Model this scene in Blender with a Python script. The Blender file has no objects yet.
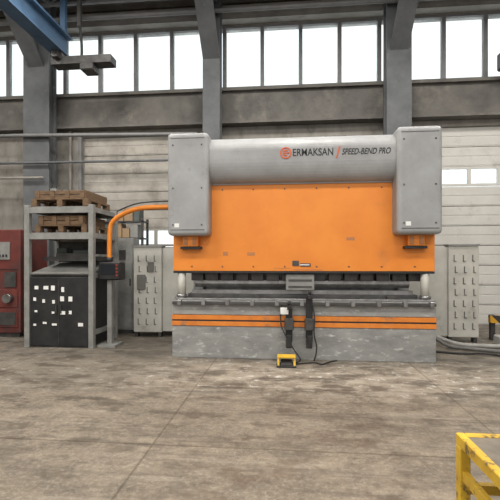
import bpy, bmesh, math, random
from mathutils import Vector, Matrix
random.seed(4)
S=bpy.context.scene
try:
    S.view_settings.view_transform='Standard'
except Exception: pass

# ---------------------------------------------------------------- materials
def mat(name,c1,c2=None,rough=.6,metal=0,scale=3,detail=8,lo=.35,hi=.7,bump=0,stretch=(1,1,1),c3=None,s3=.8,t3=(.6,.75),spec=.4):
    m=bpy.data.materials.new(name); m.use_nodes=True
    nt=m.node_tree; N=nt.nodes; L=nt.links
    b=N['Principled BSDF']; b.inputs['Roughness'].default_value=rough; b.inputs['Metallic'].default_value=metal
    b.inputs['Specular IOR Level'].default_value=spec
    if c2 is None: c2=tuple(x*.8 for x in c1)
    tc=N.new('ShaderNodeTexCoord'); mp=N.new('ShaderNodeMapping'); mp.inputs['Scale'].default_value=stretch
    L.new(tc.outputs['Object'],mp.inputs[0])
    n=N.new('ShaderNodeTexNoise'); n.inputs['Scale'].default_value=scale; n.inputs['Detail'].default_value=detail; n.inputs['Roughness'].default_value=.65
    L.new(mp.outputs[0],n.inputs['Vector'])
    r=N.new('ShaderNodeValToRGB'); r.color_ramp.elements[0].position=lo; r.color_ramp.elements[1].position=hi
    r.color_ramp.elements[0].color=(*c1,1); r.color_ramp.elements[1].color=(*c2,1)
    L.new(n.outputs['Fac'],r.inputs[0]); out=r.outputs[0]
    if c3:
        n3=N.new('ShaderNodeTexNoise'); n3.inputs['Scale'].default_value=s3; n3.inputs['Detail'].default_value=9; n3.inputs['Roughness'].default_value=.7
        L.new(mp.outputs[0],n3.inputs['Vector'])
        r3=N.new('ShaderNodeMapRange'); r3.inputs[1].default_value=t3[0]; r3.inputs[2].default_value=t3[1]
        L.new(n3.outputs['Fac'],r3.inputs[0])
        mx=N.new('ShaderNodeMixRGB'); L.new(r3.outputs[0],mx.inputs[0]); L.new(out,mx.inputs[1]); mx.inputs[2].default_value=(*c3,1); out=mx.outputs[0]
    L.new(out,b.inputs['Base Color'])
    if bump:
        bp=N.new('ShaderNodeBump'); bp.inputs['Strength'].default_value=bump; bp.inputs['Distance'].default_value=.02
        L.new(n.outputs['Fac'],bp.inputs['Height']); L.new(bp.outputs[0],b.inputs['Normal'])
    return m

M={}
M['grey']=mat('machine_grey',(.32,.325,.325),(.24,.24,.24),.45,0,2,c3=(.15,.14,.13),s3=3,t3=(.6,.82))
M['greyd']=mat('bed_grey_dirty',(.31,.31,.295),(.18,.18,.175),.6,0,2.5,stretch=(1,1,2.5),c3=(.58,.58,.56),s3=7,t3=(.56,.72))
M['orange']=mat('machine_orange',(.77,.255,.032),(.68,.20,.022),.5,0,1.5,c3=(.46,.17,.06),s3=1.6,t3=(.60,.85))
M['oranges']=mat('stripe_orange',(.72,.23,.03),(.55,.16,.025),.5,0,4,c3=(.25,.15,.09),s3=5,t3=(.56,.72))
M['black']=mat('black_paint',(.012,.012,.013),(.03,.03,.03),.5)
M['dark']=mat('dark_steel',(.05,.05,.05),(.10,.095,.09),.5,.4,6)
M['steel']=mat('worn_steel',(.35,.35,.35),(.18,.17,.16),.35,.8,6)
M['white']=mat('off_white_paint',(.50,.485,.44),(.38,.37,.33),.5,c3=(.22,.2,.17),s3=3,t3=(.6,.8))
M['slot']=mat('vent_shadow_grey',(.14,.135,.12),(.10,.095,.09),.7)
M['paper']=mat('paper_label',(.8,.8,.78),(.7,.7,.68),.8)
M['beam']=mat('concrete_beam',(.15,.14,.125),(.085,.08,.075),.8,0,2,bump=.1,c3=(.24,.22,.19),s3=1.5,t3=(.55,.8))
M['col']=mat('column_paint',(.13,.135,.14),(.075,.08,.085),.7,0,2,c3=(.22,.2,.18),s3=3)
M['wall']=mat('wall_panel',(.30,.28,.25),(.20,.185,.16),.8,0,1.5,stretch=(2,1,1),c3=(.12,.11,.095),s3=1.4,t3=(.52,.75))
M['door']=mat('door_panel_white',(.60,.585,.55),(.50,.485,.45),.6,0,1.2,c3=(.34,.32,.28),s3=2,t3=(.56,.8))
M['doord']=mat('door_panel_dirty',(.42,.395,.35),(.27,.25,.22),.7,0,1.4,c3=(.16,.145,.12),s3=2,t3=(.5,.75))
M['frame']=mat('window_frame_grey',(.20,.20,.20),(.14,.14,.14),.6)
M['fascia']=mat('roof_fascia',(.30,.28,.25),(.18,.17,.155),.7,0,2)
M['seam']=mat('panel_joint',(.13,.125,.115),(.09,.085,.08),.8)
M['blue']=mat('crane_blue',(.075,.14,.235),(.05,.09,.155),.55,0,3)
M['ceil']=mat('ceiling_metal',(.13,.12,.11),(.08,.075,.07),.8,0,2)
M['rack']=mat('rack_grey',(.28,.28,.265),(.18,.18,.17),.5,.1,5)
M['wood']=mat('pallet_wood',(.20,.125,.07),(.08,.05,.03),.85,0,6,stretch=(1,6,6),bump=.2)
M['yellow']=mat('yellow_paint',(.60,.38,.03),(.42,.25,.025),.5,0,7,c3=(.10,.065,.035),s3=9,t3=(.54,.62))
M['ttop']=mat('table_top_worn',(.20,.17,.13),(.10,.085,.07),.6,.2,8,c3=(.40,.30,.10),s3=6,t3=(.6,.7))
M['red']=mat('maroon_cabinet',(.16,.035,.028),(.08,.022,.02),.5,0,3,c3=(.05,.04,.04),s3=2,t3=(.5,.7))
M['red2']=mat('red_paint',(.36,.045,.03),(.2,.03,.025),.5)
M['lathe']=mat('old_machine_green',(.10,.12,.115),(.05,.06,.055),.5,0,4)
M['rubber']=mat('rubber_cable',(.02,.02,.02),(.035,.035,.035),.7)
M['conc']=mat('concrete_block',(.38,.37,.35),(.26,.25,.23),.85,0,5,bump=.2)
M['hoseg']=mat('grey_cable',(.17,.165,.155),(.10,.095,.09),.7,0,5)
M['cardb']=mat('cardboard',(.32,.22,.13),(.24,.16,.1),.85)
M['logo']=mat('logo_orange',(.62,.10,.02),(.55,.09,.02),.5)
M['scuff']=mat('worn_orange_tape',(.48,.20,.08),(.36,.17,.08),.7,0,20)
M['screen']=mat('screen_glass',(.015,.018,.022),(.02,.022,.026),.12)

g=bpy.data.materials.new('dusty_window_glass'); g.use_nodes=True; nt=g.node_tree; N=nt.nodes; L=nt.links
N.remove(N['Principled BSDF']); o=N['Material Output']
tr=N.new('ShaderNodeBsdfTransparent'); tr.inputs[0].default_value=(.97,.98,.98,1)
df=N.new('ShaderNodeBsdfTranslucent'); df.inputs[0].default_value=(.9,.9,.88,1)
mx=N.new('ShaderNodeMixShader'); n=N.new('ShaderNodeTexNoise'); n.inputs['Scale'].default_value=2.2; n.inputs['Detail'].default_value=6
tc=N.new('ShaderNodeTexCoord'); L.new(tc.outputs['Object'],n.inputs['Vector'])
mr=N.new('ShaderNodeMapRange'); mr.inputs[1].default_value=.35; mr.inputs[2].default_value=.8; mr.inputs[3].default_value=.03; mr.inputs[4].default_value=.32
L.new(n.outputs['Fac'],mr.inputs[0]); L.new(mr.outputs[0],mx.inputs[0]); L.new(tr.outputs[0],mx.inputs[1]); L.new(df.outputs[0],mx.inputs[2]); L.new(mx.outputs[0],o.inputs[0])
M['glass']=g

h=bpy.data.materials.new('hazard_stripe'); h.use_nodes=True; nt=h.node_tree; N=nt.nodes; L=nt.links
b=N['Principled BSDF']; tc=N.new('ShaderNodeTexCoord'); w=N.new('ShaderNodeTexWave'); w.bands_direction='DIAGONAL'; w.inputs['Scale'].default_value=2.2
L.new(tc.outputs['Object'],w.inputs['Vector']); r=N.new('ShaderNodeValToRGB'); r.color_ramp.interpolation='CONSTANT'; r.color_ramp.elements[1].position=.5
r.color_ramp.elements[0].color=(.55,.28,.02,1); r.color_ramp.elements[1].color=(.03,.03,.03,1)
L.new(w.outputs['Fac'],r.inputs[0]); L.new(r.outputs[0],b.inputs['Base Color']); M['hazard']=h

# floor material
f=bpy.data.materials.new('worn_concrete_floor'); f.use_nodes=True; nt=f.node_tree; N=nt.nodes; L=nt.links
b=N['Principled BSDF']; tc=N.new('ShaderNodeTexCoord')
def noise(sc,det=8,ro=.65,stretch=None,rot=0,off=(0,0,0)):
    n=N.new('ShaderNodeTexNoise'); n.inputs['Scale'].default_value=sc; n.inputs['Detail'].default_value=det; n.inputs['Roughness'].default_value=ro
    mp=N.new('ShaderNodeMapping'); mp.inputs['Scale'].default_value=stretch or (1,1,1); mp.inputs['Rotation'].default_value=(0,0,rot); mp.inputs['Location'].default_value=off
    L.new(tc.outputs['Object'],mp.inputs[0]); L.new(mp.outputs[0],n.inputs['Vector'])
    return n
def rng(src,a,b_,c=0,d=1):
    m=N.new('ShaderNodeMapRange'); m.inputs[1].default_value=a; m.inputs[2].default_value=b_; m.inputs[3].default_value=c; m.inputs[4].default_value=d; L.new(src,m.inputs[0]); return m.outputs[0]
def mix(fac,a,bb,mode='MIX'):
    m=N.new('ShaderNodeMixRGB'); m.blend_type=mode
    if isinstance(fac,float): m.inputs[0].default_value=fac
    else: L.new(fac,m.inputs[0])
    for i,v in ((1,a),(2,bb)):
        if isinstance(v,tuple): m.inputs[i].default_value=(*v,1)
        else: L.new(v,m.inputs[i])
    return m.outputs[0]
def mul(a,bb):
    m=N.new('ShaderNodeMath'); m.operation='MULTIPLY'; L.new(a,m.inputs[0]); L.new(bb,m.inputs[1]); return m.outputs[0]
base=mix(rng(noise(.9,10,.7,(1,1.6,1)).outputs[0],.40,.60),(.235,.19,.14),(.145,.116,.083))
base=mix(rng(noise(5,10,.78).outputs[0],.42,.60,0,.7),base,(.095,.076,.056))
base=mix(rng(noise(26,8,.8).outputs[0],.48,.70,0,.6),base,(.37,.325,.26))
base=mix(rng(noise(60,5,.8,off=(3,1,0)).outputs[0],.52,.68,0,.6),base,(.06,.05,.038))
base=mix(rng(noise(1.6,8,.7,(.35,3,1),.5).outputs[0],.54,.68,0,.45),base,(.33,.29,.23))
base=mix(rng(noise(1.5,8,.7,(.25,3.5,1),-.35,(5,0,0)).outputs[0],.53,.66,0,.65),base,(.075,.06,.045))
base=mix(rng(noise(1.1,9,.72,(.5,4,1),1.2,(1,9,0)).outputs[0],.55,.64,0,.5),base,(.07,.057,.043))
sx=N.new('ShaderNodeSeparateXYZ'); L.new(tc.outputs['Object'],sx.inputs[0])
zone=rng(sx.outputs['Y'],4.3,4.9)
dust=mul(zone,rng(noise(2.6,10,.75,(1,2,1)).outputs[0],.42,.60,0,.7))
base=mix(dust,base,(.34,.305,.25))
spots=mul(zone,rng(noise(6,10,.78).outputs[0],.56,.63,0,.75)); base=mix(spots,base,(.62,.60,.55))
wet=mul(rng(sx.outputs['Y'],2.0,5.2,.35,1),rng(noise(1.7,10,.75,(1,1.8,1),0,(2,7,0)).outputs[0],.50,.58,0,.8)); base=mix(wet,base,(.07,.057,.045))
wl=mul(rng(sx.outputs['X'],-.8,-2.4,0,.55),zone); base=mix(wl,base,(.10,.082,.062))
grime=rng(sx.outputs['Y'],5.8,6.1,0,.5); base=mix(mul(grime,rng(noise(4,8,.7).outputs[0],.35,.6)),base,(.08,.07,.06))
rust=rng(noise(1.1,3,.5,(1.2,2.0,1)).outputs[0],.70,.78,0,.5); base=mix(rust,base,(.30,.13,.05))
br=N.new('ShaderNodeTexBrick'); br.offset=0; br.inputs['Color1'].default_value=(1,1,1,1); br.inputs['Color2'].default_value=(.84,.84,.84,1); br.inputs['Mortar'].default_value=(.5,.46,.41,1)
br.inputs['Scale'].default_value=1; br.inputs['Brick Width'].default_value=2.9; br.inputs['Row Height'].default_value=1.55; br.inputs['Mortar Size'].default_value=.014; br.inputs['Mortar Smooth'].default_value=.6
mp=N.new('ShaderNodeMapping'); mp.inputs['Location'].default_value=(1.1,-.1,0); L.new(tc.outputs['Object'],mp.inputs[0]); L.new(mp.outputs[0],br.inputs['Vector'])
base=mix(.75,base,br.outputs['Color'],'MULTIPLY')
L.new(base,b.inputs['Base Color'])
ro=rng(noise(1.7,10,.75,(1,1.8,1),0,(2,7,0)).outputs[0],.45,.62,.75,.35); L.new(ro,b.inputs['Roughness'])
bp=N.new('ShaderNodeBump'); bp.inputs['Strength'].default_value=.2; bp.inputs['Distance'].default_value=.01; L.new(noise(14,8,.7).outputs[0],bp.inputs['Height']); L.new(bp.outputs[0],b.inputs['Normal'])
M['floor']=f

# ---------------------------------------------------------------- geometry helpers
def root(name,x=0,y=0,z=0):
    e=bpy.data.objects.new(name,None); e.location=(x,y,z); e.empty_display_size=.2; S.collection.objects.link(e); return e
def link(me,name,par,m,smooth=False):
    ob=bpy.data.objects.new(name,me); S.collection.objects.link(ob)
    if m is not None: me.materials.append(M[m])
    if smooth:
        for p in me.polygons: p.use_smooth=True
    if par:
        ob.parent=par; ob.matrix_parent_inverse=Matrix.Translation(-Vector(par.location))
    return ob
def box(par,name,x0,x1,y0,y1,z0,z1,m,bev=0,seg=2):
    bm=bmesh.new(); bmesh.ops.create_cube(bm,size=1)
    for v in bm.verts: v.co=Vector(((x0+x1)/2+v.co.x*(x1-x0),(y0+y1)/2+v.co.y*(y1-y0),(z0+z1)/2+v.co.z*(z1-z0)))
    if bev: bmesh.ops.bevel(bm,geom=bm.edges[:],offset=bev,segments=seg,affect='EDGES',profile=.5)
    me=bpy.data.meshes.new(name); bm.to_mesh(me); bm.free(); return link(me,name,par,m)
def boxes(par,name,lst,m,bev=0):
    bm=bmesh.new()
    for (x0,x1,y0,y1,z0,z1) in lst:
        r=bmesh.ops.create_cube(bm,size=1)
        for v in r['verts']: v.co=Vector(((x0+x1)/2+v.co.x*(x1-x0),(y0+y1)/2+v.co.y*(y1-y0),(z0+z1)/2+v.co.z*(z1-z0)))
    if bev: bmesh.ops.bevel(bm,geom=bm.edges[:],offset=bev,segments=1,affect='EDGES')
    me=bpy.data.meshes.new(name); bm.to_mesh(me); bm.free(); return link(me,name,par,m)
def cyl(par,name,p0,p1,r,m,seg=20,r2=None):
    p0=Vector(p0);p1=Vector(p1); d=p1-p0
    bm=bmesh.new(); bmesh.ops.create_cone(bm,cap_ends=True,segments=seg,radius1=r,radius2=r if r2 is None else r2,depth=d.length)
    bm.transform(Matrix.Translation((p0+p1)/2)@d.to_track_quat('Z','Y').to_matrix().to_4x4())
    me=bpy.data.meshes.new(name); bm.to_mesh(me); bm.free(); ob=link(me,name,par,m)
    for p in me.polygons:
        if len(p.vertices)==4: p.use_smooth=True
    return ob
def prism(par,name,prof,x0,x1,m,axis='X'):
    bm=bmesh.new()
    def P(a,b,t): return (t,a,b) if axis=='X' else ((a,t,b) if axis=='Y' else (a,b,t))
    A=[bm.verts.new(P(a,b,x0)) for a,b in prof]; B=[bm.verts.new(P(a,b,x1)) for a,b in prof]
    bm.faces.new(A); bm.faces.new(B[::-1]); n=len(prof)
    for i in range(n): bm.faces.new((A[i],B[i],B[(i+1)%n],A[(i+1)%n]))
    bmesh.ops.recalc_face_normals(bm,faces=bm.faces[:])
    me=bpy.data.meshes.new(name); bm.to_mesh(me); bm.free(); return link(me,name,par,m)
def tube(par,name,pts,r,m,smooth=True):
    c=bpy.data.curves.new(name,'CURVE'); c.dimensions='3D'; c.bevel_depth=r; c.bevel_resolution=4; c.use_fill_caps=True
    if smooth:
        s=c.splines.new('NURBS'); s.points.add(len(pts)-1); s.order_u=3; s.use_endpoint_u=True; s.resolution_u=8
    else:
        s=c.splines.new('POLY'); s.points.add(len(pts)-1)
    for i,p in enumerate(pts): s.points[i].co=(*p,1)
    t=bpy.data.objects.new('tmp',c); S.collection.objects.link(t)
    dg=bpy.context.evaluated_depsgraph_get(); me=bpy.data.meshes.new_from_object(t.evaluated_get(dg)); bpy.data.objects.remove(t)
    me.materials.clear(); return link(me,name,par,m,True)
def text(par,name,s,x,x1,y,z,cap,m,shear=0,off=0,ext=.003):
    c=bpy.data.curves.new(name,'FONT'); c.body=s; c.size=1; c.shear=shear; c.offset=off; c.extrude=ext
    t=bpy.data.objects.new('tmp',c); S.collection.objects.link(t)
    dg=bpy.context.evaluated_depsgraph_get(); me=bpy.data.meshes.new_from_object(t.evaluated_get(dg)); bpy.data.objects.remove(t)
    xs=[v.co.x for v in me.vertices]; ys=[v.co.y for v in me.vertices]
    for v in me.vertices:
        v.co=Vector((x+(v.co.x-min(xs))/(max(xs)-min(xs))*(x1-x), y+(-v.co.z), z+(v.co.y-min(ys))/(max(ys)-min(ys))*cap))
    me.materials.clear(); return link(me,name,par,m)

# ---------------------------------------------------------------- room shell
HX0,HX1,HY0,HY1,HZ=-12,10,-8,10.4,8.1
box(None,'floor',HX0-.3,HX1+.3,HY0-.3,HY1+.3,-.2,0,'floor')
box(None,'ceiling',HX0-.3,HX1+.3,HY0-.3,HY1+.3,HZ,HZ+.2,'ceil')
box(None,'wall_left',HX0-.3,HX0,HY0,HY1,0,HZ,'wall')
box(None,'wall_right',HX1,HX1+.3,HY0,HY1,0,HZ,'wall')
box(None,'wall_front',HX0-.3,HX1+.3,HY0-.3,HY0,0,HZ,'wall')
YW=10.0
cols=[(-10.85,-10.2),(-6.49,-5.82),(-1.99,-1.58),(2.25,2.80),(6.65,7.2)]
SILL,WT=5.80,7.45
xs=[HX0-.3,-5.3,-2.1,3.0,6.4,HX1+.3]
w=[(xs[0],xs[1],YW,YW+.3,0,SILL),(xs[2],xs[3],YW,YW+.3,0,SILL),(xs[4],xs[5],YW,YW+.3,0,SILL),
   (xs[1],xs[2],YW,YW+.3,4.75,SILL),(xs[3],xs[4],YW,YW+.3,4.75,SILL),(HX0-.3,HX1+.3,YW,YW+.3,WT,HZ)]
boxes(None,'wall_back',w,'wall')
boxes(None,'trim_1',[(HX0,HX1,YW-.20,YW-.002,4.95,5.70),(HX0,HX1,YW-.30,YW-.002,5.70,5.78),(HX0,HX1,YW-.30,YW-.002,4.90,4.95)],'beam')
boxes(None,'trim_2',[(HX0,HX1,YW-.16,YW-.002,WT+.12,WT+.42),(HX0,HX1,YW-.26,YW-.002,WT+.02,WT+.10)],'fascia')
boxes(None,'trim_3',[(HX0,HX1,YW-.40,YW-.17,WT+.46,HZ-.02)],'beam')
for i,(a,b_) in enumerate(cols):
    r=root('steel_column' if i==0 else 'steel_column.%03d'%i,(a+b_)/2,9.6,0)
    boxes(r,'flanges',[(a,b_,9.32,9.37,0,HZ-.02),(a,b_,9.60,9.65,0,HZ-.02)],'col')
    boxes(r,'web',[(a+.08,b_-.08,9.37,9.60,0,HZ-.02)],'col')
    m_=(a+b_)/2
    prism(r,'haunch_web',[(9.32,6.35),(9.32,7.6),(8.0,7.6)],m_-.06,m_+.06,'col')
    prism(r,'haunch_flange',[(9.32,6.30),(9.32,6.37),(8.0,7.6),(7.93,7.6)],m_-.20,m_+.20,'col')
    boxes(r,'rafter',[(m_-.16,m_+.16,HY0+.1,9.3,7.6,7.65),(m_-.05,m_+.05,HY0+.1,9.3,7.65,HZ-.05),(m_-.16,m_+.16,HY0+.1,9.3,HZ-.05,HZ-.005)],'col')
    boxes(r,'base_plate',[(a-.08,b_+.08,9.25,9.75,0,.03)],'dark')
bays=[(-10.2,-6.49),(-5.82,-1.99),(-1.58,2.25),(2.80,6.65)]
for i,(a,b_) in enumerate(bays):
    r=root('window_%d'%(i+1),(a+b_)/2,YW,6.5)
    L_=[]; n=4; wd=(b_-a)/n
    for k in range(n+1):
        x=a+k*wd; L_.append((x-.045,x+.045,YW+.02,YW+.14,SILL+.06,WT-.06))
    L_+= [(a-.2,b_+.2,YW,YW+.16,SILL,SILL+.06),(a-.2,b_+.2,YW,YW+.16,WT-.06,WT)]
    boxes(r,'frame',L_,'frame')
    box(r,'glass',a,b_,YW+.075,YW+.085,SILL+.06,WT-.06,'glass')
def sdoor(name,x0,x1,m,glz):
    r=root(name,(x0+x1)/2,YW,2.3); pan=[]; ph=.475; k=0; z=0
    while z<4.7:
        if k in glz:
            n=5; wd=(x1-x0)/n
            fr=[(x0,x1,YW+.06,YW+.11,z+.005,z+.06),(x0,x1,YW+.06,YW+.11,z+ph-.06,z+ph-.005)]
            for q in range(n+1):
                xx=x0+q*wd; fr.append((max(x0,xx-.04),min(x1,xx+.04),YW+.06,YW+.11,z+.06,z+ph-.06))
            boxes(r,'glazed_frame_%d'%k,fr,m); box(r,'glass_%d'%k,x0+.01,x1-.01,YW+.08,YW+.085,z+.06,z+ph-.06,'glass')
        else:
            pan.append((x0,x1,YW+.07,YW+.11,z+.004,z+ph-.012)); pan.append((x0,x1,YW+.062,YW+.07,z+.03,z+ph/2-.02)); pan.append((x0,x1,YW+.062,YW+.07,z+ph/2+.02,z+ph-.03))
            boxes(r,'joint_%d'%k,[(x0,x1,YW+.112,YW+.118,max(z-.02,0),z+.02)],'seam')
        z+=ph;k+=1
    boxes(r,'panels',pan,m)
    boxes(r,'tracks',[(x0-.10,x0-.01,YW-.08,YW-.003,0,4.85),(x1+.01,x1+.10,YW-.08,YW-.003,0,4.85)],'frame')
    return r
sdoor('door_1',-5.3,-2.1,'doord',[4])
sdoor('door_2',3.0,6.4,'door',[7])
r=root('wall_pipes',-4,9.7,4.5)
tube(r,'pipe_upper',[(-11,9.26,4.62),(-6.6,9.24,4.6),(-2.1,9.22,4.5)],.045,'frame',False)
tube(r,'pipe_lower',[(-11,9.26,3.95),(-2.1,9.22,3.9)],.03,'col',False)
tube(r,'pipe_third',[(-11,9.26,3.6),(-5.9,9.22,3.55)],.03,'fascia',False)
tube(r,'down_pipe',[(-6.75,9.85,4.88),(-6.75,9.85,0.02)],.05,'frame',False)
tube(r,'down_pipe_b',[(-5.6,9.9,4.88),(-5.6,9.9,0.02)],.04,'fascia',False)
boxes(r,'junction_box',[(-5.78,-5.62,9.3,9.5,2.9,3.3)],'rack')
r=root('ceiling_pipe',0,8.9,7.1)
tube(r,'pipe',[(-11,9.15,7.32),(9,9.15,7.32)],.05,'frame',False)
boxes(r,'purlins',[(HX0,HX1,y,y+.12,HZ-.12,HZ-.006) for y in (1.5,3.5,5.5,7.3,8.3)],'fascia')
# lattice roof bracing between the columns
r=root('roof_truss',0,9.0,7.8)
boxes(r,'chords',[(HX0,HX1,8.95,9.02,7.55,7.60),(HX0,HX1,8.95,9.02,7.95,8.0)],'frame')
x=-11.6; k=0
while x<9.4:
    z0,z1=(7.6,7.95) if k%2==0 else (7.95,7.6)
    cyl(r,'lattice_%d'%k,(x,8.985,z0),(x+.5,8.985,z1),.02,'frame',8); x+=.5; k+=1

r=root('overhead_crane',-5.1,5,6.4)
X0,X1=-5.30,-4.98
boxes(r,'runway_girder',[(X0,X1,-7.8,8.9,6.2,6.24),(X0+.12,X1-.12,-7.8,8.9,6.24,6.66),(X0,X1,-7.8,8.9,6.66,6.71)],'blue')
boxes(r,'hangers',[(X0+.1,X1-.1,y,y+.1,6.71,HZ-.13) for y in (-6,-2,2,5.5,8.75)],'blue')
boxes(r,'end_carriage',[(-5.3,-3.9,8.55,8.85,5.95,6.12),(-5.2,-5.05,8.4,8.88,6.05,6.2)],'dark')
boxes(r,'hoist_motor',[(-4.6,-4.3,8.5,8.85,5.78,5.95)],'dark',.02)
cyl(r,'hoist_wheel',(-5.1,8.5,6.15),(-5.1,8.88,6.15),.1,'dark')
tube(r,'festoon_cable',[(-4.7,8.7,6.9),(-4.62,8.7,6.4),(-4.66,8.7,6.05)],.03,'rubber')
boxes(r,'festoon_hanger',[(-4.74,-4.66,8.66,8.74,6.85,HZ-.13)],'dark')
r=root('floodlight',5.0,9.3,6.2)
boxes(r,'housing',[(4.75,5.25,9.3,9.6,5.82,6.22)],'dark',.03); boxes(r,'bracket',[(4.95,5.02,9.6,9.8,5.79,6.12)],'dark')

# ---------------------------------------------------------------- press brake
XC=.2
r=root('press_brake',XC,6.6,0)
XL,XR=XC-2.005,XC+2.005
for nm,x0,x1 in (('side_frame_left',XL+.12,XL+.30),('side_frame_right',XR-.30,XR-.12)):
    prism(r,nm,[(6.35,0),(8.3,0),(8.3,3.1),(6.5,3.1),(6.35,2.9),(6.35,1.45),(7.1,1.40),(7.1,1.0),(6.35,.90)],x0,x1,'grey')
box(r,'bed_lower_apron',XL,XR,6.17,6.34,0.0,.50,'greyd',.008)
box(r,'bed_stripe_lower',XL,XR,6.155,6.335,.505,.575,'oranges',.004)
box(r,'bed_stripe_line',XL,XR,6.165,6.335,.575,.60,'black')
box(r,'bed_stripe_upper',XL,XR,6.155,6.335,.600,.67,'oranges',.004)
box(r,'bed_upper_apron',XL,XR,6.17,6.34,.675,.90,'greyd',.008)
box(r,'bed_table',XL,XR,6.18,6.75,.90,.935,'steel',.006)
box(r,'bed_web',XL+.31,XR-.31,6.34,6.5,0.0,.90,'dark')
box(r,'bed_front_rail',XL+.02,XR-.02,6.10,6.165,.84,.885,'dark',.006)
boxes(r,'bed_rail_clamps',[(XL+.1+i*.38,XL+.16+i*.38,6.09,6.17,.83,.91) for i in range(11)],'steel',.004)
box(r,'die_holder',XL+.2,XR-.2,6.38,6.60,.935,.99,'dark',.005)
prism(r,'die',[(6.44,.99),(6.54,.99),(6.54,1.05),(6.51,1.05),(6.49,1.025),(6.47,1.05),(6.44,1.05)],XL+.25,XR-.25,'steel')
box(r,'ram_panel',XL+.01,XR-.01,6.20,6.32,1.36,2.72,'orange',.006)
box(r,'ram_lower_lip',XL+.01,XR-.01,6.20,6.34,1.325,1.358,'black',.004)
boxes(r,'punch_clamps',[(XL+.25+i*.245,XL+.45+i*.245,6.40,6.56,1.20,1.36) for i in range(15)],'dark',.006)
boxes(r,'ram_beam',[(XL+.31,XR-.31,6.325,6.5,1.34,2.9)],'dark')
prism(r,'punch',[(6.45,1.20),(6.53,1.20),(6.53,1.15),(6.49,1.09),(6.45,1.15)],XL+.3,XR-.3,'steel')
boxes(r,'centre_carriage',[(XC-.22,XC+.22,6.24,6.40,1.06,1.31)],'rack',.01)
boxes(r,'centre_carriage_slots',[(XC-.18,XC+.18,6.232,6.24,1.10,1.13),(XC-.18,XC+.18,6.232,6.24,1.2,1.23)],'dark')
for nm,x in (('gap_post_left',XL+.13),('gap_post_right',XR-.13)):
    cyl(r,nm,(x,6.27,.94),(x,6.27,1.322),.065,'white'); cyl(r,nm+'_collar',(x,6.27,.936),(x,6.27,.99),.085,'steel')
boxes(r,'back_gauge_beam',[(XL+.35,XR-.35,7.2,7.35,1.0,1.1)],'steel')
boxes(r,'back_gauge_fingers',[(-.6,-.5,6.95,7.2,1.1,1.16),(1.0,1.1,6.95,7.2,1.1,1.16)],'dark')
boxes(r,'rear_cover',[(XL+.3,XR-.3,8.1,8.2,.2,3.05)],'dark')
prof=[(6.34,2.70),(6.17,2.70)]
for i in range(0,10):
    a=i/10*math.pi/2
    prof.append((6.17-.20*math.sin(a),3.04-.32*math.cos(a)))
prof+=[(5.97,3.06)]
for i in range(0,15):
    a=i/14*math.pi/2
    prof.append((6.45-.48*math.cos(a),3.18+.28*math.sin(a)))
prof+=[(6.9,3.46),(6.9,3.2),(6.34,3.0)]
prism(r,'upper_hood',prof,XL+.55,XR-.55,'grey')
boxes(r,'top_conduits',[(XL+.7,XR-.9,6.6,6.66,3.46,3.50),(.6,.95,6.55,6.85,3.46,3.54)],'dark',.006)
for nm,x0,x1 in (('cylinder_housing_left',XL,XL+.63),('cylinder_housing_right',XR-.63,XR)):
    box(r,nm,x0,x1,5.90,6.60,1.90,3.45,'grey',.06,4)
    boxes(r,nm+'_seam',[(x0+.055,x1-.055,5.894,5.90,1.98,1.988),(x0+.055,x1-.055,5.894,5.90,3.36,3.366)],'dark')
    boxes(r,nm+'_bolts',[(x0+.08+a,x0+.10+a,5.89,5.90,z,z+.02) for a in (0,.44) for z in (2.05,2.6,3.25)],'dark')
    xm=(x0+x1)/2
    box(r,nm+'_piston',xm-.12,xm+.12,6.06,6.197,1.74,1.90,'orange',.01)
    box(r,nm+'_piston_gap',xm-.16,xm+.16,6.08,6.197,1.70,1.738,'black')
    boxes(r,nm+'_piston_slot',[(xm-.10,xm-.04,6.05,6.06,1.76,1.88),(xm+.04,xm+.10,6.05,6.06,1.76,1.88)],'scuff')
    boxes(r,nm+'_label',[(xm-.2,xm-.13,5.893,5.90,2.02,2.08)],'paper')
YT=5.968
text(r,'lettering_maker','ERMAKSAN',.085,.675,YT,3.07,.11,'black',0,.012)
text(r,'lettering_series','SPEED-BEND PRO',.80,1.50,YT,3.075,.09,'black',.3,.014)
prism(r,'lettering_slash',[(.715,3.03),(.735,3.03),(.78,3.2),(.76,3.2)],5.962,5.972,'logo','Y')
def ringmesh(cx,cz,ro,ri,y0,y1,name,m,a0=0,a1=2*math.pi,n=32):
    bm=bmesh.new(); rows=[]
    for i in range(n+1):
        a=a0+(a1-a0)*i/n; c,s=math.cos(a),math.sin(a)
        rows.append([bm.verts.new((cx+ro*c,y0,cz+ro*s)),bm.verts.new((cx+ri*c,y0,cz+ri*s)),bm.verts.new((cx+ri*c,y1,cz+ri*s)),bm.verts.new((cx+ro*c,y1,cz+ro*s))])
    for i in range(n):
        for k in range(4): bm.faces.new((rows[i][k],rows[i][(k+1)%4],rows[i+1][(k+1)%4],rows[i+1][k]))
    bmesh.ops.recalc_face_normals(bm,faces=bm.faces[:])
    me=bpy.data.meshes.new(name); bm.to_mesh(me); bm.free(); return link(me,name,r,m)
ringmesh(-.02,3.12,.085,.068,5.96,5.972,'logo_ring','logo')
ringmesh(-.02,3.12,.045,.03,5.96,5.972,'logo_arc','logo',.6,5.2)
boxes(r,'logo_bar',[(-.045,.03,5.96,5.972,3.113,3.127)],'logo')
boxes(r,'ram_labels',[(-.62,-.50,6.196,6.2,1.60,1.65),(.9,1.02,6.196,6.2,1.83,1.88),(-1.0,-.92,6.196,6.2,1.6,1.66)],'scuff')
boxes(r,'ram_scuffs',[(.10,.55,6.197,6.2,1.375,1.385),(-.2,.05,6.197,6.2,1.40,1.408)],'scuff')
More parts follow.
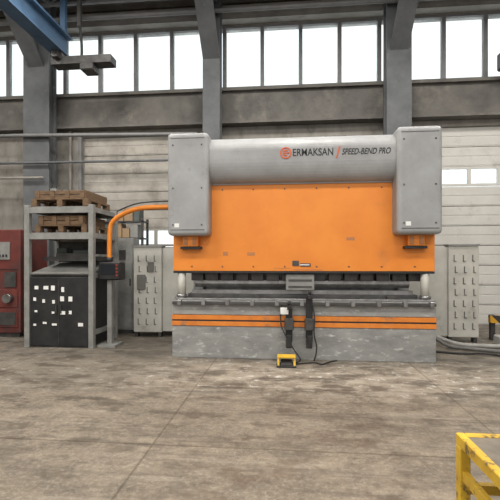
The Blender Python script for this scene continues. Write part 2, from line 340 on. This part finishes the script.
boxes(r,'ram_nameplate',[(.08,.18,6.19,6.2,1.44,1.52),(.2,.36,6.19,6.2,1.43,1.48)],'dark')
boxes(r,'ram_nameplate_print',[(.20,.34,6.187,6.19,1.45,1.465)],'paper')
boxes(r,'ram_bolts',[(XL+.3+i*.486,XL+.32+i*.486,6.19,6.2,z,z+.02) for i in range(8) for z in (1.42,2.62)],'dark')
for k,(x,zt) in enumerate(((.03,.86),(.33,1.02))):
    boxes(r,'support_arm_%d'%k,[(x-.03,x+.03,5.86,6.10,zt-.06,zt),(x-.05,x+.05,6.04,6.09,.30,zt-.06),(x-.035,x+.035,5.9,6.04,.25,.42)],'black',.005)
    boxes(r,'support_head_%d'%k,[(x-.07,x+.07,5.98,6.035,.48,.66),(x-.05,x+.04,5.96,6.03,.22,.36)],'dark',.01)
    cyl(r,'support_knob_%d'%k,(x,5.93,zt),(x,5.93,zt+.06),.025,'rubber')
tube(r,'control_cable',[(-.08,6.08,.86),(-.12,6.02,.6),(-.02,5.95,.4),(.1,5.95,.2),(.25,5.9,.012),(.0,5.95,.012)],.010,'rubber')
tube(r,'hose_loop',[(.36,6.0,.9),(.42,5.95,.7),(.38,5.95,.45),(.46,6.0,.2),(.40,6.05,.02)],.010,'rubber')
boxes(r,'support_tag',[(-.10,.02,5.97,6.0,.72,.82)],'paper',.004)
boxes(r,'tools_on_bed',[(-1.3,-1.0,6.2,6.26,.936,.955),(-.5,-.42,6.2,6.3,.936,.97),(.75,1.1,6.22,6.25,.936,.95),(1.5,1.62,6.2,6.28,.936,.98)],'dark',.003)
AX=-3.17;AY=6.9
r2=root('control_pendant',AX,AY,1.5)
tube(r2,'swing_arm',[(XL+.02,6.75,2.45),(-2.3,6.78,2.46),(-2.65,6.82,2.44),(-2.95,6.88,2.34),(-3.12,6.9,2.22),(-3.17,6.9,2.08),(-3.17,6.9,1.56)],.042,'orange')
box(r2,'arm_pivot',XL-.08,XL+.12,6.66,6.84,2.36,2.54,'grey',.02)
tube(r2,'arm_hose',[(XL-.05,6.72,2.55),(-2.3,6.74,2.55),(-2.7,6.78,2.52),(-3.0,6.85,2.40)],.012,'rubber')
cyl(r2,'pendant_joint',(AX,AY,1.50),(AX,AY,1.58),.06,'black')
boxes(r2,'pendant_case',[(-3.33,-2.93,6.8,7.05,1.18,1.5)],'black',.02)
box(r2,'pendant_screen',-3.28,-3.02,6.79,6.80,1.27,1.46,'screen')
boxes(r2,'pendant_buttons',[(-3.0,-2.97,6.785,6.80,1.25+i*.06,1.28+i*.06) for i in range(4)],'red2')
boxes(r2,'pendant_stand',[(-3.2,-3.12,6.88,6.96,.04,1.18),(-3.32,-3.0,6.75,7.1,0,.04)],'rack')
def guard(name,x0,x1,sgn):
    g=root(name,(x0+x1)/2,7.8,0)
    box(g,'panel',x0,x1,7.75,7.95,.10,1.80,'white',.015)
    boxes(g,'feet',[(x0+.02,x0+.08,7.78,7.9,0,.1),(x1-.08,x1-.02,7.78,7.9,0,.1)],'dark')
    sl=[]
    for c in range(3):
        for k in range(7):
            xx=x0+.09+c*.165+(k%2)*.02; zz=.25+k*.21
            sl.append((xx,xx+.016,7.742,7.75,zz,zz+.12)); sl.append((xx,xx+.05,7.742,7.75,zz,zz+.012))
    boxes(g,'vent_slots',sl,'slot')
    boxes(g,'top_cap',[(x0-.01,x1+.01,7.73,7.96,1.80,1.83)],'rack')
    if sgn<0:
        boxes(g,'link_panel',[(x1,XL-.02,7.8,7.84,.12,1.78)],'white')
        boxes(g,'lock_plate',[(x0+.08,x0+.25,7.725,7.742,.95,1.25),(x0+.3,x0+.42,7.725,7.742,1.3,1.5)],'slot',.004)
    else: boxes(g,'link_panel',[(XR+.02,x0,7.8,7.84,.12,1.78)],'white')
    return g
guard('safety_guard',-3.06,-2.48,-1)
guard('safety_guard.001',2.99,3.53,1)
fp=root('foot_pedal',0,5.8,0)
boxes(fp,'base',[(-.15,.13,5.68,5.90,0,.03)],'black',.005)
prism(fp,'hood',[(5.70,.03),(5.9,.03),(5.9,.13),(5.82,.15),(5.74,.12)],-.14,-.11,'yellow')
prism(fp,'hood_r',[(5.70,.03),(5.9,.03),(5.9,.13),(5.82,.15),(5.74,.12)],.09,.12,'yellow')
prism(fp,'hood_top',[(5.74,.12),(5.82,.15),(5.9,.13),(5.9,.145),(5.82,.165),(5.735,.135)],-.14,.12,'yellow')
prism(fp,'treadle',[(5.69,.035),(5.88,.07),(5.88,.08),(5.69,.045)],-.09,.07,'dark')
tube(fp,'cable',[(.1,5.86,.015),(.3,5.95,.012),(.42,6.0,.012),(.5,5.85,.012),(.62,6.05,.012),(.75,6.14,.012)],.01,'rubber')

# ---------------------------------------------------------------- rack with cabinet
RX0,RX1,RY0,RY1=-4.61,-3.34,6.64,7.66
k=root('storage_rack',(RX0+RX1)/2,(RY0+RY1)/2,0)
p=.09
boxes(k,'posts',[(x,x+p,y,y+p,0,2.5) for x in (RX0,RX1-p) for y in (RY0,RY1-p)],'rack',.004)
boxes(k,'beams_front',[(RX0+p,RX1-p,y,y+.05,z-.10,z) for z in (2.46,2.0) for y in (RY0+.01,RY1-.06)],'rack')
boxes(k,'beams_side',[(x,x+.05,RY0+p,RY1-p,z-.08,z) for z in (2.46,2.0,1.3,.3) for x in (RX0+.02,RX1-.07)],'rack')
boxes(k,'shelf_decks',[(RX0+.07,RX1-.07,RY0+.06,RY1-.06,2.46,2.48),(RX0+.07,RX1-.07,RY0+.06,RY1-.06,2.0,2.02)],'rack')
boxes(k,'side_bracing',[(RX1-.05,RX1-.03,RY0+p,RY1-p,1.6,1.64)],'rack')
prism(k,'sloped_tray',[(RY0+.02,1.30),(RY0+.05,1.27),(RY1-.1,1.46),(RY1-.1,1.50)],RX0+p+.01,RX1-p-.01,'rack')
boxes(k,'tray_sheets',[(RX0+.15,RX1-.15,RY0+.35,RY1-.2,1.52,1.60),(RX0+.35,RX1-.3,RY0+.4,RY1-.4,1.60,1.66)],'dark')
boxes(k,'tray_parts',[(RX0+.3,RX0+.5,RY0+.5,RY0+.7,1.66,1.76),(RX0+.65,RX0+.95,RY0+.45,RY0+.65,1.66,1.72)],'lathe',.01)
boxes(k,'back_sheet',[(RX0+p,RX1-p,RY1-.05,RY1-.03,1.5,1.98)],'dark')
cb=root('tool_cabinet',(RX0+RX1)/2,7.1,0)
box(cb,'body',RX0+p+.01,RX1-p-.01,RY0+.02,RY1-.15,.03,1.24,'black',.01)
boxes(cb,'plinth',[(RX0+p+.03,RX1-p-.03,RY0+.05,RY1-.2,0,.03)],'dark')
boxes(cb,'door_gap',[((RX0+RX1)/2-.004,(RX0+RX1)/2+.004,RY0+.012,RY0+.02,.06,1.2)],'dark')
pp=[]
for i in range(6):
    for j in range(5):
        if random.random()<.66 and j>0:
            x=RX0+.17+i*.165+random.uniform(-.02,.02); z=.2+j*.2+random.uniform(-.03,.03); ww=random.choice((.05,.07,.09)); hh=random.choice((.035,.06,.085))
            pp.append((x,x+ww,RY0+.014,RY0+.018,z,z+hh))
boxes(cb,'paper_labels',pp,'paper')
boxes(cb,'handles',[((RX0+RX1)/2+s*.04-.01,(RX0+RX1)/2+s*.04+.01,RY0-.01,RY0+.02,.6,.75) for s in (-1,1)],'dark')

def pallet(name,x0,x1,y0,y1,z,cr=0.0):
    q=root(name,(x0+x1)/2,(y0+y1)/2,z); b=[]
    n=5; wd=.1
    for i in range(n):
        yy=y0+i*(y1-y0-wd)/(n-1); b.append((x0,x1,yy,yy+wd,z+.115,z+.135))
    for i in range(3):
        xx=x0+i*(x1-x0-.1)/2; b.append((xx,xx+.1,y0,y1,z,z+.02)); b.append((xx,xx+.1,y0,y1,z+.095,z+.115))
        for j in range(3):
            yy=y0+j*(y1-y0-.12)/2; b.append((xx,xx+.1,yy,yy+.12,z+.02,z+.095))
    boxes(q,'boards',b,'wood',.003)
    if cr:
        c=[(x0+.05,x1-.05,y0+.02,y0+.04,z+.137,z+.137+cr*.45),(x0+.05,x1-.05,y0+.02,y0+.04,z+.137+cr*.55,z+.137+cr),(x0+.05,x1-.05,y1-.04,y1-.02,z+.137,z+.137+cr),
           (x0+.05,x0+.07,y0+.04,y1-.04,z+.137,z+.137+cr),(x1-.07,x1-.05,y0+.04,y1-.04,z+.137,z+.137+cr)]
        for i in range(4):
            xx=x0+.07+i*(x1-x0-.22)/3; c.append((xx,xx+.08,y0,y0+.02,z+.137,z+.137+cr))
        boxes(q,'crate_sides',c,'wood',.003)
        boxes(q,'crate_contents',[(x0+.12+i*.2,x0+.27+i*.2,y0+.1,y1-.1,z+.137,z+.137+cr*random.uniform(.7,1.3)) for i in range(int((x1-x0-.3)/.2)+1)],'dark',.01)
pallet('wooden_pallet',RX0+.1,RX1-.12,RY0+.05,RY1-.1,2.482,.14)
pallet('wooden_pallet.001',RX0+.15,RX1-.16,RY0+.08,RY1-.1,2.022,.16)

q=root('red_machine_cabinet',-5.8,8,0)
box(q,'body',-6.5,-5.28,7.5,8.4,.08,2.15,'red',.02)
boxes(q,'plinth',[(-6.45,-5.33,7.55,8.35,0,.08)],'dark')
boxes(q,'door_seams',[(-5.85,-5.84,7.49,7.5,.15,2.1),(-6.45,-5.33,7.49,7.5,1.35,1.36)],'black')
boxes(q,'panel_grey',[(-5.75,-5.5,7.485,7.5,1.55,1.9)],'rack'); boxes(q,'switches',[(-5.72+i*.07,-5.69+i*.07,7.47,7.485,1.6,1.65) for i in range(3)],'black')
boxes(q,'handle',[(-5.8,-5.77,7.46,7.5,.9,1.1)],'steel')
boxes(q,'lower_drawers',[(-5.78,-5.33,7.48,7.5,.2,.55),(-5.78,-5.33,7.48,7.5,.6,.95)],'red',.005)
boxes(q,'open_bay',[(-5.60,-5.36,7.47,7.482,1.0,1.3),(-5.7,-5.36,7.47,7.479,.25,.5)],'dark')
cyl(q,'handwheel',(-5.5,7.38,.78),(-5.5,7.48,.78),.09,'steel')

q=root('metal_lathe',-3.3,9,0)
boxes(q,'pedestals',[(-4.6,-4.1,8.65,9.05,0,.7),(-2.9,-2.5,8.65,9.05,0,.7)],'lathe',.02)
boxes(q,'bed',[(-4.6,-2.5,8.65,9.0,.7,.95)],'lathe',.01)
boxes(q,'headstock',[(-4.6,-3.95,8.6,9.05,.95,1.45)],'lathe',.03)
cyl(q,'chuck',(-3.95,8.82,1.2),(-3.8,8.82,1.2),.16,'steel')
boxes(q,'tailstock',[(-2.85,-2.6,8.7,8.95,.95,1.3)],'lathe',.02); boxes(q,'carriage',[(-3.5,-3.1,8.55,9.0,.95,1.1)],'dark',.01)
cyl(q,'spindle',(-2.85,8.82,1.2),(-3.05,8.82,1.2),.035,'steel')
def shelf(name,SX0,SX1,SY0,SY1,zs):
    q=root(name,(SX0+SX1)/2,(SY0+SY1)/2,0)
    boxes(q,'posts',[(x,x+.05,y,y+.05,0,zs[-1]+.1) for x in (SX0,SX1-.05) for y in (SY0,SY1-.05)],'dark')
    boxes(q,'shelves',[(SX0,SX1,SY0,SY1,z,z+.03) for z in zs],'dark')
    bl={'lathe':[],'cardb':[],'rack':[],'dark':[]}
    for z in zs:
        x=SX0+.06
        while x<SX1-.2:
            ww=random.uniform(.12,.22); bl[random.choice(list(bl))].append((x,x+ww,SY0+.04,SY1-.06,z+.03,z+.03+random.uniform(.15,.36))); x+=ww+.02
    for m_,l_ in bl.items():
        if l_: boxes(q,'bins_'+m_,l_,m_,.006)
shelf('parts_shelf',-4.55,-3.40,9.2,9.6,(.4,1.0,1.55,2.05,2.45))
shelf('parts_shelf.001',-5.2,-4.62,9.15,9.5,(.4,1.0,1.6,2.2))
q=root('electrical_cabinet',-3.38,8.3,0)
box(q,'body',-3.56,-3.2,8.1,8.45,.08,2.0,'rack',.01); boxes(q,'plinth',[(-3.54,-3.22,8.13,8.42,0,.08)],'dark')
boxes(q,'door',[(-3.54,-3.22,8.085,8.1,.12,1.96)],'rack',.004); boxes(q,'handle_and_meter',[(-3.27,-3.25,8.06,8.085,1.0,1.15),(-3.5,-3.36,8.075,8.085,1.55,1.75)],'dark')
q=root('drill_press',-3.85,8.1,0)
boxes(q,'base',[(-4.1,-3.7,7.95,8.3,0,.1)],'lathe',.01); cyl(q,'pillar',(-3.9,8.2,.1),(-3.9,8.2,1.9),.05,'steel'); box(q,'head',-4.02,-3.78,7.9,8.3,1.55,1.95,'lathe',.03); boxes(q,'worktable',[(-4.05,-3.75,7.9,8.18,.95,1.0)],'dark')
cyl(q,'spindle',(-3.9,8.0,1.3),(-3.9,8.0,1.55),.03,'steel')

q=root('hazard_barrier',4.3,8,0)
boxes(q,'rail',[(3.85,5.6,8.0,8.08,.34,.48)],'hazard'); boxes(q,'posts',[(3.9,3.98,8.08,8.16,0,.48),(5.3,5.38,8.08,8.16,0,.48)],'dark')
q=root('hydraulic_hose',3.4,7.2,0)
tube(q,'hose',[(2.5,7.6,.3),(2.7,7.3,.035),(3.0,7.1,.035),(3.3,7.0,.035),(3.6,6.8,.035),(4.2,6.7,.035)],.03,'hoseg')
tube(q,'hose_grey',[(2.6,7.6,.2),(2.9,7.4,.04),(3.4,7.3,.04),(3.9,7.3,.04),(4.6,7.1,.04)],.035,'conc')
tube(q,'thin_hose',[(2.4,6.9,.02),(2.8,6.7,.02),(3.2,6.85,.02),(3.5,6.5,.02),(4.0,6.3,.02)],.016,'rubber')
q=root('concrete_kerb',4.4,7.3,0)
boxes(q,'kerb',[(3.75,5.2,7.45,7.7,0,.18)],'conc',.02); boxes(q,'kerb_pads',[(3.9,4.1,7.40,7.74,.18,.21)],'dark')

q=root('work_table',1.4,1.2,0)
TX0,TX1,TY0,TY1,TZ=.74,1.95,.55,1.84,.75
boxes(q,'rim',[(TX0,TX0+.035,TY0,TY1,TZ-.05,TZ),(TX1-.035,TX1,TY0,TY1,TZ-.05,TZ),(TX0+.035,TX1-.035,TY1-.035,TY1,TZ-.05,TZ),(TX0+.035,TX1-.035,TY0,TY0+.035,TZ-.05,TZ)],'yellow',.004)
box(q,'top_plate',TX0+.035,TX1-.035,TY0+.035,TY1-.035,TZ-.02,TZ-.006,'ttop')
boxes(q,'legs',[(x,x+.045,y,y+.045,0,TZ-.05) for x in (TX0,TX1-.045) for y in (TY0,TY1-.045)],'yellow',.004)
boxes(q,'stretchers',[(TX0+.01,TX0+.035,TY0+.045,TY1-.045,.56,.60),(TX0+.045,TX1-.045,TY1-.04,TY1-.01,.50,.54),(TX0+.045,TX1-.045,TY1-.04,TY1-.01,.15,.19)],'yellow')
q=root('clamp_block',.92,1.72,.75)
boxes(q,'block',[(.92,1.02,1.66,1.76,.745,.79)],'dark',.005); cyl(q,'screw',(.97,1.71,.79),(.97,1.71,.84),.012,'steel')

q=root('neighbour_building',0,40,0)
boxes(q,'walls',[(-45,-17,38,44,0,18)],'door'); boxes(q,'window_band',[(-44,-18,37.9,38,13,14.5)],'door')

# ---------------------------------------------------------------- lights
def area(name,x,y,z,sx,sy,p,rot=(0,0,0),col=(1,.96,.90)):
    l=bpy.data.lights.new(name,'AREA'); l.shape='RECTANGLE'; l.size=sx; l.size_y=sy; l.energy=p; l.color=col
    o=bpy.data.objects.new(name,l); o.location=(x,y,z); o.rotation_euler=rot; S.collection.objects.link(o)
i=0
for x in (-8,-3.9,.4,4.8):
    for y in (-4,1.5,6.0):
        area('ceiling_fill_light' if i==0 else 'ceiling_fill_light.%03d'%i,x,y,7.5,2.2,1.0,235); i+=1  # unseen area lights added under the ceiling to light the hall, no fixtures
area('rear_fill_light',0,-7.5,4.2,14,5,450,(math.radians(80),0,0),(.95,.97,1))  # added area light behind the camera; the wall there is solid
w=bpy.data.worlds.new('sky'); S.world=w; w.use_nodes=True; bg=w.node_tree.nodes['Background']; bg.inputs[0].default_value=(.88,.94,.95,1); bg.inputs[1].default_value=1.5

c=bpy.data.cameras.new('camera'); c.lens=28.8; c.sensor_width=36; c.shift_y=.024; c.clip_end=200
co=bpy.data.objects.new('camera',c); co.location=(0,0,1.5); co.rotation_euler=(math.radians(90),0,math.radians(5.3)); S.collection.objects.link(co); S.camera=co
